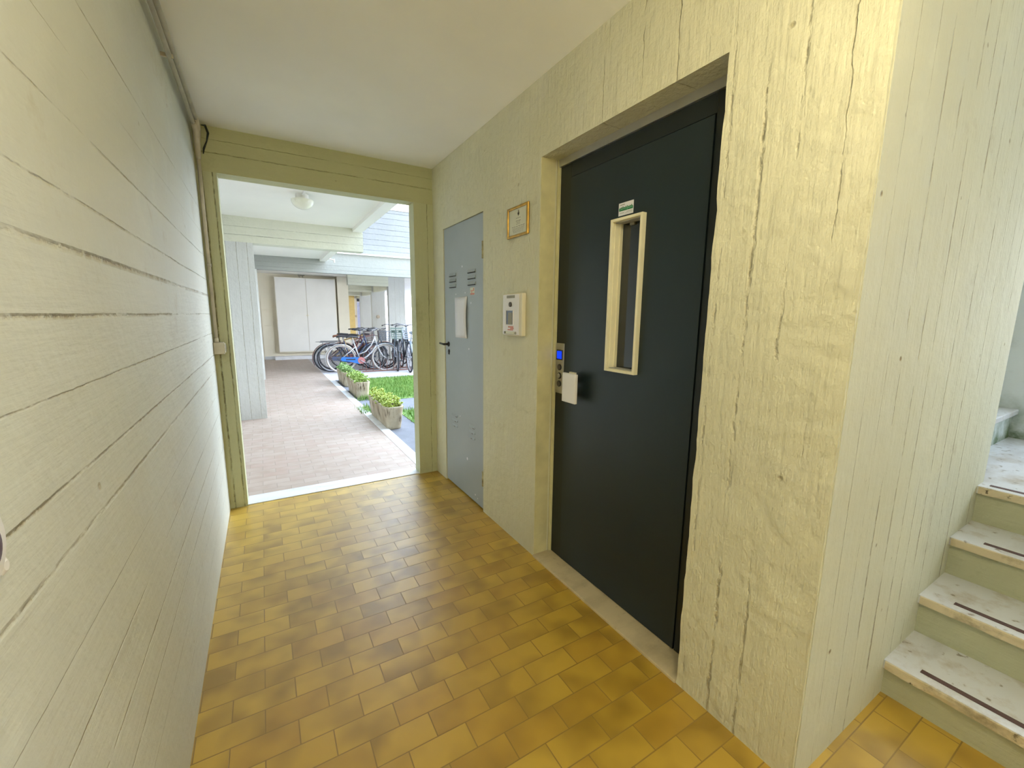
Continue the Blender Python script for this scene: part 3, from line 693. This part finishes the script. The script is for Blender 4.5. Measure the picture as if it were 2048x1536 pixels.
# back wall with cabinet
FY = 14.9
struct(MB().box(-.62, 2.16, FY, FY+.2, 0, ZO).build('wall_portico', m_cream), 'cream rear wall of the portico behind the cabinet', 'wall')
struct(MB().box(2.15, 2.48, FY-.25, FY+.25, 0, ZO).build('column_3', m_cream), 'cream pier right of the white cabinet', 'column')
struct(MB().box(.27, 2.15, FY-.30, FY, .0, .10).box(-.0, .27, FY-.05, FY, 0, .10).build('trim_7', m_kerb), 'low pale plinth under the white cabinet', 'trim')
bw = MB().box(0, .30, FY-.035, FY, .10, 1.03).box(0, .30, FY-.035, FY, 1.045, 1.50).box(0, .30, FY-.035, FY, 1.515, 1.74)
struct(bw.build('trim_8', m_cream), 'cream boarding left of the white cabinet', 'trim')
cb = empty('cabinet', (1.24, FY-.2, .2)); tag(cb, 'tall cream double-door wall cabinet on the far portico wall', 'cabinet')
part(MB().box(.39, 2.10, FY-.22, FY-.001, .22, 2.50), 'body', m_cream, cb)
for (xa, xb) in ((.41, 1.235), (1.245, 2.08)):
    part(MB().box(xa, xb, FY-.24, FY-.22, .25, 2.48), 'door', m_whitepaint, cb)
part(MB().box(1.20, 1.28, FY-.26, FY-.24, 1.34, 1.37).box(1.235, 1.245, FY-.27, FY-.24, 1.30, 1.42), 'latch', m_cream, cb)
tag(MB().tube([(1.10, FY-.1, 2.52), (1.05, FY-.12, 2.575), (1.22, FY-.12, 2.575)], .012, 6).tube([(1.24, FY-.12, 2.59), (1.18, FY-.12, 2.56), (1.19, FY-.1, 2.51)], .012, 6).build('bracket', m_ink), 'small dark bracket on top of the cream cabinet', 'bracket')

# passage of the far wing
for i, (x, y, w_) in enumerate(((3.50, 13.6, .52), (3.83, 17.5, .52), (4.14, 21.4, .60))):
    struct(MB().box(x, x+w_, y, y+.2, 0, ZO).build('column_%d' % (4+i), m_out), ('nearest', 'middle', 'farthest')[i]+' board-marked pier of the passage behind the bicycles', 'column')
    struct(MB().box(2.3, x, y, y+.2, 2.283, ZO).build('beam_%d' % (3+i), m_outbeam), ('nearest', 'middle', 'farthest')[i]+' beam across the passage behind the bicycles', 'beam')
    struct(MB().box(x+w_-.12, x+w_+.05, y+.2, y+3.9, 2.283, ZO).build('trim_%d' % (9+i), m_outbeam), ('nearest', 'middle', 'farthest')[i]+' edge beam of the passage behind the bicycles', 'trim')
struct(MB().box(2.2, 2.35, FY+.25, 25, 0, ZO).build('wall_passage', m_cream), 'left wall of the far passage', 'wall')
struct(MB().box(2.2, 5.25, 25, 25.2, 0, ZO).build('wall_passage_end', m_whitepaint), 'wall closing the far passage', 'wall')
m_yel = plain('ochre_panel_paint', (.66,.48,.17), .5, var=.06)
struct(MB().box(4.12, 4.50, 24.85, 24.999, 0, ZO-.05).build('column_7', m_yel), 'yellow ochre column at the end of the far passage', 'column')
d3 = empty('door_3', (4.75, 24.99, 0)); struct(d3, 'narrow lilac-grey door with black transom at the end of the passage', 'door')
part(MB().box(4.64, 4.88, 24.95, 24.998, .012, 2.08), 'door_leaf', plain('lilac_door_paint', (.40,.42,.58), .5), d3)
part(MB().box(4.64, 4.88, 24.95, 24.998, 2.12, 2.36), 'transom', m_black, d3)
part(MB().box(4.62, 4.64, 24.94, 24.998, .0, 2.38).box(4.88, 4.90, 24.94, 24.998, .0, 2.38), 'door_frame', m_whitepaint, d3)
m_wood = plain('grey_brown', (.45,.38,.30), .6)
tag(MB().lathe((4.05, 17.498, 1.32), [(.07, 0), (.07, -.03), (.05, -.04)], 14, 'y').build('wall_box', m_wood), 'small round brown box on the middle pier behind the bicycles', 'box')
tag(MB().lathe((4.57, 24.94, 1.31), [(.06, 0), (.06, -.03), (.05, -.04)], 14, 'y').build('wall_box', m_wood), 'tiny brown box beside the lilac-grey door', 'box')

# arcade ceiling lamp
def globe_lamp(x, y, z, label):
    r = empty('ceiling_lamp', (x, y, z)); tag(r, label, 'lamp')
    part(MB().lathe((x, y, z-.055), [(.05, 0), (.06, .02), (.06, .0545)], 20), 'base', m_whitepaint, r)
    gl = MB(); n = 28; pr = []
    for i in range(11):
        a = i/10*PI/2; pr.append((max(.004, .105*math.sin(a)), -.105*math.cos(a)*.85-.055))
    gl.lathe((x, y, z), pr, n)
    part(gl, 'ribbed_glass_shade', plain('frosted_lamp_glass', (.78,.78,.66), .2, var=.02), r, smooth=False)
    part(MB().tube([(x, y, z-.012), (x+.02, y-.3, z-.012), (x+.02, y-1.2, z-.012)], .010, 8), 'supply_pipe', m_whitepaint, r, smooth=True)
    return r
def fill_lamp(x, y, e, label):  # out-of-view lamp added because daylight leaves the passage too dark
    r = empty('ceiling_lamp', (x, y, ZC)); tag(r, label, 'lamp')
    part(MB().lathe((x, y, ZC-.055), [(.05, 0), (.06, .02), (.06, .0545)], 20), 'base', m_whitepaint, r)
    pr = [(max(.004, .11*math.sin(i/12*PI)), -.11*math.cos(i/12*PI)-.30) for i in range(13)]
    part(MB().cyl((x, y, ZC-.20), (x, y, ZC-.05), .012, 10), 'stem', m_whitepaint, r)
    part(MB().lathe((x, y, ZC), pr, 28), 'fill_globe', emis('fill_lamp_glow', (1.0, .87, .58), e, (.8,.8,.8)), r, smooth=True)
fill_lamp(.50, .08, FILL_LAMP, 'added unseen globe lamp brightening the passage near the stairs')
globe_lamp(.44, 4.95, ZO-.0, 'round frosted glass lamp on the arcade ceiling outside')

# ------------------------------------------------------------------ bicycles
bm_ = {}
def col(name, c, rough=.35, metal=.3):
    if name not in bm_: bm_[name] = plain(name, c, rough, metal, var=.05)
    return bm_[name]
tyre_m = col('tyre_rubber', (.035,.035,.04), .8, 0)
tyre_w = col('cream_tyre', (.42,.37,.33), .7, 0)
chrome = col('bicycle_chrome', (.25,.25,.27), .35, .6)
rim_m = col('rim_metal', (.30,.30,.33), .35, .6)
blk_m = col('guard_shadow', (.02,.02,.03), .6, 0)
sadl_b = col('black_saddle', (.03,.03,.035), .5, 0)
sadl_r = col('brown_saddle', (.28,.12,.07), .5, 0)
def wheel(root, cx, tyre, name):
    R = .335
    w_ = MB().ring((cx, 0, R), R-.03, .011, 'y', 48, 6)
    for k in range(28):
        a = 2*PI*k/28; s_ = .02 if k % 2 else -.02
        w_.tube([(cx+.018*math.cos(a+.6), s_, R+.018*math.sin(a+.6)), (cx+(R-.04)*math.cos(a), 0, R+(R-.04)*math.sin(a))], .0018, 3)
    w_.cyl((cx, -.05, R), (cx, .05, R), .018, 10)
    o = w_.build(name, rim_m, root)
    MB().ring((cx, 0, R), R-.014, .019, 'y', 48, 8).build('tyre', tyre, o, smooth=True)
    return o
def bicycle(x, y, heading, label, frame, tyre=None, guard=None, fender=None, saddle=None, basket=None, rack=True, diamond=False, rear_light=False, steer=0, z=-.010, stand=True, bcol=None, sadz=0, sc=1):
    tyre = tyre or tyre_m; fender = fender or frame; saddle = saddle or sadl_b; guard = guard or frame
    r = empty('bicycle', (x, y, z), heading); tag(r, label, 'bicycle', 'bicycles parked at the rack'); r.scale = (sc, sc, sc)
    wheel(r, 0, tyre, 'rear_wheel'); L = 1.06; R = .335
    BB = (.44, 0, .29); HT = (.80, 0, .88); HB = (.855, 0, .66); ST = (.30, 0, .76+sadz)
    f = MB()
    if diamond:
        f.tube([HT, (.32, 0, .76)], .016, 8).tube([HB, BB], .018, 8)
    else:
        f.tube([(.81, 0, .84), (.72, 0, .66), (.58, 0, .50), (.40, 0, .43)], .015, 8)
        f.tube([HB, (.74, 0, .50), (.60, 0, .37), BB], .018, 8)
    f.tube([BB, ST], .015, 8).tube([HB, HT], .019, 8)
    for s_ in (-1, 1):
        f.tube([(.44, s_*.02, .29), (.2, s_*.05, .31), (0, s_*.06, R)], .010, 6).tube([(.34, s_*.015, .62), (0, s_*.06, R)], .008, 6)
    f.cyl((.44, -.04, .29), (.44, .04, .29), .022, 10)
    f.build('frame', frame, r, smooth=True)
    # steering assembly
    fk = MB()
    for s_ in (-1, 1): fk.tube([(.862, s_*.045, .65), (.93, s_*.055, .48), (.99, s_*.055, .38), (L, s_*.055, R)], .010, 6)
    fk.tube([(.862, -.05, .65), (.862, .05, .65)], .014, 6)
    fk.build('fork', frame, r, smooth=True)
    wheel(r, L, tyre, 'front_wheel')
    hb = MB().tube([(.80, 0, .86), (.785, 0, 1.0), (.84, 0, 1.03)], .012, 8)
    for s_ in (-1, 1): hb.tube([(.84, 0, 1.03), (.86, s_*.10, 1.05), (.83, s_*.22, 1.07), (.72, s_*.28, 1.04), (.60, s_*.29, 1.03)], .010, 8)
    ho = hb.build('handlebar', chrome, r, smooth=True)
    for s_ in (-1, 1): MB().tube([(.70, s_*.283, 1.038), (.58, s_*.292, 1.03)], .016, 8).build('grip', sadl_b, ho, smooth=True)
    for s_ in (-1, 1): MB().tube([(.80, s_*.24, 1.045), (.74, s_*.22, 1.02), (.66, s_*.235, 1.0)], .005, 5).build('brake_lever', chrome, ho)
    # saddle
    sd = MB(); prof = [(-.13, .075, .0), (-.10, .085, .015), (-.03, .075, .02), (.05, .035, .012), (.13, .018, .006), (.145, .008, 0)]
    vs = []; fs = []; n = 10
    for (px, hw, dz) in prof:
        for k in range(n):
            a = 2*PI*k/n; vs.append((.27+px, hw*math.cos(a), .86+sadz+dz+.028*math.sin(a)))
    for i in range(len(prof)-1):
        for k in range(n): fs.append((i*n+k, i*n+(k+1) % n, (i+1)*n+(k+1) % n, (i+1)*n+k))
    fs += [tuple(range(n)), tuple((len(prof)-1)*n+k for k in range(n))]
    so = sd.add(vs, fs).build('saddle', saddle, r, smooth=True)
    MB().cyl((.30, 0, .74+sadz), (.275, 0, .85+sadz), .012, 8).build('seat_post', chrome, so)
    # mudguards
    for nm, cx, a0, a1 in (('rear_mudguard', 0, .25, PI+.5), ('front_mudguard', L, .35, PI*.9)):
        mg = MB(); vs = []; fs = []; N = 22
        for i in range(N+1):
            a = a0+(a1-a0)*i/N
            for (w_, rr) in ((-.028, .352), (-.018, .364), (.018, .364), (.028, .352)):
                vs.append((cx+rr*math.cos(a), w_, R+rr*math.sin(a)))
        for i in range(N):
            for k in range(3): fs.append((i*4+k, i*4+k+1, (i+1)*4+k+1, (i+1)*4+k))
        o = mg.add(vs, fs).build(nm, fender, r, smooth=True)
        sm = o.modifiers.new('s', 'SOLIDIFY'); sm.thickness = .002
    # chain guard + crank
    cg = MB(); vs = []; N = 16
    out = [(.02, .385), (.15, .375), (.40, .372), (.50, .345), (.54, .29), (.50, .235), (.40, .205), (.15, .275), (.02, .285), (-.02, .33)]
    for yy in (-.062, -.070): vs += [(px, yy, pz) for (px, pz) in out]
    K = len(out); fs = [tuple(range(K)), tuple(range(2*K-1, K-1, -1))]+[(i, (i+1) % K, (i+1) % K+K, i+K) for i in range(K)]
    cgo = cg.add(vs, fs).build('chain_guard', guard, r)
    MB().box(.10, .32, -.0715, -.0705, .305, .335).build('guard_slot', blk_m, cgo)
    MB().lathe((.46, -.0705, .29), [(.085, 0), (.085, -.003), (.02, -.005)], 24, 'y').build('chain_disc', col('rose_disc', (.42,.16,.16), .4, .2), cgo)
    cr = MB().tube([(.44, -.08, .29), (.56, -.085, .22)], .008, 6).tube([(.44, .06, .29), (.32, .065, .36)], .008, 6).cyl((.44, -.09, .29), (.44, .07, .29), .012, 8)
    co = cr.build('crank', chrome, r)
    MB().box(.52, .62, -.17, -.09, .205, .225).build('pedal', sadl_b, co); MB().box(.27, .37, .07, .15, .352, .372).build('pedal', sadl_b, co)
    if rack:
        rk = MB()
        for s_ in (-1, 0, 1): rk.tube([(.24, s_*.045, .735), (-.26, s_*.055, .735)], .006, 5)
        for xx in (-.26, -.12, .02, .16): rk.tube([(xx, -.055, .735), (xx, .055, .735)], .006, 5)
        for s_ in (-1, 1): rk.tube([(-.12, s_*.055, .735), (0, s_*.065, .34)], .005, 5)
        rk.build('rear_rack', chrome, r)
    if rear_light:
        MB().box(-.40, -.33, -.08, .08, .60, .68).build('rear_light', col('red_reflector', (.65,.04,.05), .3, 0), r, bevel=.01)
    if stand: MB().tube([(.36, .03, .28), (.30, .16, .012)], .008, 6).build('kickstand', chrome, r)
    if basket:
        bk = MB(); x0, x1, z0, z1 = .87, 1.14, .74, .98
        def pt(u, v):  # u around 0..4, v height
            q_ = [(x0+.03, -.12), (x1-.03, -.12), (x1-.03, .12), (x0+.03, .12)]
            i = int(u) % 4; t_ = u-int(u); a, b_ = q_[i], q_[(i+1) % 4]
            s2 = .85+.2*v; px = a[0]+(b_[0]-a[0])*t_; py = a[1]+(b_[1]-a[1])*t_
            cx = (x0+x1)/2; return (cx+(px-cx)*s2, py*s2, z0+(z1-z0)*v)
        for v in (0, .2, .4, .6, .8, 1.0): bk.tube([pt(u/4, v) for u in range(16)], .0035 if v < 1 else .007, 4, closed=True)
        for u in range(32): bk.tube([pt(u/8, 0), pt(u/8, 1)], .0025, 3)
        for u in range(1, 8): bk.tube([pt(0+u/8, 0), pt(2+(8-u)/8, 0)], .0025, 3)
        bk.tube([(.83, 0, .86), (.90, 0, .84)], .008, 5)
        bk.build('basket', basket, r)
    return r
white_f = col('white_bike_paint', (.52,.52,.56)); brown_f = col('maroon_bike_paint', (.16,.06,.06)); dark_f = col('dark_blue_bike_paint', (.06,.08,.16))
pink_f = col('rose_bike_paint', (.55,.28,.26)); grey_f = col('silver_bike_paint', (.20,.23,.28)); blk_f = col('black_bike_paint', (.03,.03,.035))
blue_g = col('blue_chain_guard', (.02,.13,.42), .4, 0); tan_b = col('tan_wicker', (.55,.36,.15), .7, 0)
bask_g = col('greygreen_basket', (.13,.20,.17), .5, .2); bask_d = col('dark_basket', (.10,.07,.08), .5, .2); bask_s = col('silver_basket', (.26,.29,.33), .4, .3)
bicycle(1.60, 10.90, math.radians(-3), 'white step-through bicycle with blue chain guard and cream tyres, nearest of the row', white_f, tyre=tyre_w, guard=blue_g, fender=col('thin_silver', (.6,.6,.62)), rack=False, stand=False)
bicycle(1.36, 11.32, math.radians(3), 'bicycle with brown-maroon rear mudguard at the far left of the row', brown_f, saddle=sadl_r, fender=brown_f, basket=bask_d)
bicycle(1.42, 11.12, math.radians(5), 'dark blue bicycle with white-edged tyres and rear rack, between the white and the maroon ones', dark_f, fender=grey_f, saddle=sadl_b)
bicycle(1.50, 11.62, math.radians(2), 'tan bicycle with raised brown bars behind the other parked bicycles', tan_b, fender=blk_f, sadz=.03, diamond=True)
bicycle(1.80, 11.85, math.radians(-8), 'rose-coloured bicycle with dark basket standing behind the white one', pink_f, basket=bask_d, diamond=True, rack=False)
bicycle(2.30, 12.25, math.radians(-60), 'silver bicycle with silver basket behind the front wheel of the white one', grey_f, basket=bask_s, rack=False)
bicycle(3.12, 11.75, math.radians(-101), 'bicycle with grey-green basket facing the camera', grey_f, fender=blk_f, guard=blk_f, basket=bask_g, rack=False, sc=1.1)
bicycle(3.22, 11.40, math.radians(-96), 'dark bicycle with high black handlebars facing the camera, foremost of the right group', blk_f, fender=grey_f, basket=bask_s, rack=False, diamond=True, sc=1.12)
bicycle(3.46, 10.95, math.radians(88), 'bicycle with red rear light seen from behind at the doorway edge', grey_f, fender=grey_f, rear_light=True, sc=1.08)
# bike rack
rk = empty('bicycle_rack', (2.6, 10.9, -.01)); tag(rk, 'low brown metal bicycle rack on the paving under the front wheels', 'bicycle rack')
m_rack = plain('brown_rack_paint', (.20,.09,.07), .6, .3, var=.2)
for yy in (10.72, 11.15): part(MB().tube([(2.05, yy, .01), (4.2, yy, .01)], .014, 6), 'rail', m_rack, rk)
for k in range(12):
    xx = 2.14+k*.17
    part(MB().tube([(xx, 10.72, .012), (xx+.02, 10.78, .20), (xx+.03, 10.95, .27), (xx+.02, 11.10, .18), (xx, 11.15, .012)], .008, 6), 'hoop', m_rack, rk, smooth=True)

# shrub beyond the passage
def shrub(x, y, r_, h, label, mat, seed):
    random.seed(seed)
    R = empty('shrub', (x, y, -.012)); tag(R, label, 'shrub')
    fo = MB()
    for _ in range(900):
        d = Vector((random.gauss(0, 1), random.gauss(0, 1), random.gauss(0, 1))).normalized()*random.uniform(.6, 1)
        c = Vector((d.x*r_, d.y*r_, h*.55+d.z*h*.45)); a = random.uniform(0, 2*PI); s_ = random.uniform(.04, .08)
        e1 = Vector((math.cos(a), math.sin(a), random.uniform(-.5, .5)))*s_; e2 = e1.cross(Vector((random.random(), random.random(), 1))).normalized()*s_*.5
        fo.add([c-e1, c+e2, c+e1, c-e2], [(0,1,2,3)])
    fo.build('foliage', mat, R)
    MB().tube([(0, 0, 0), (.02, 0, h*.6)], .03, 6).build('stem', m_rust, R)
shrub(5.35, 15.0, .55, 1.15, 'bright green shrub beside the red-light bicycle at the doorway edge', m_grass, 4)
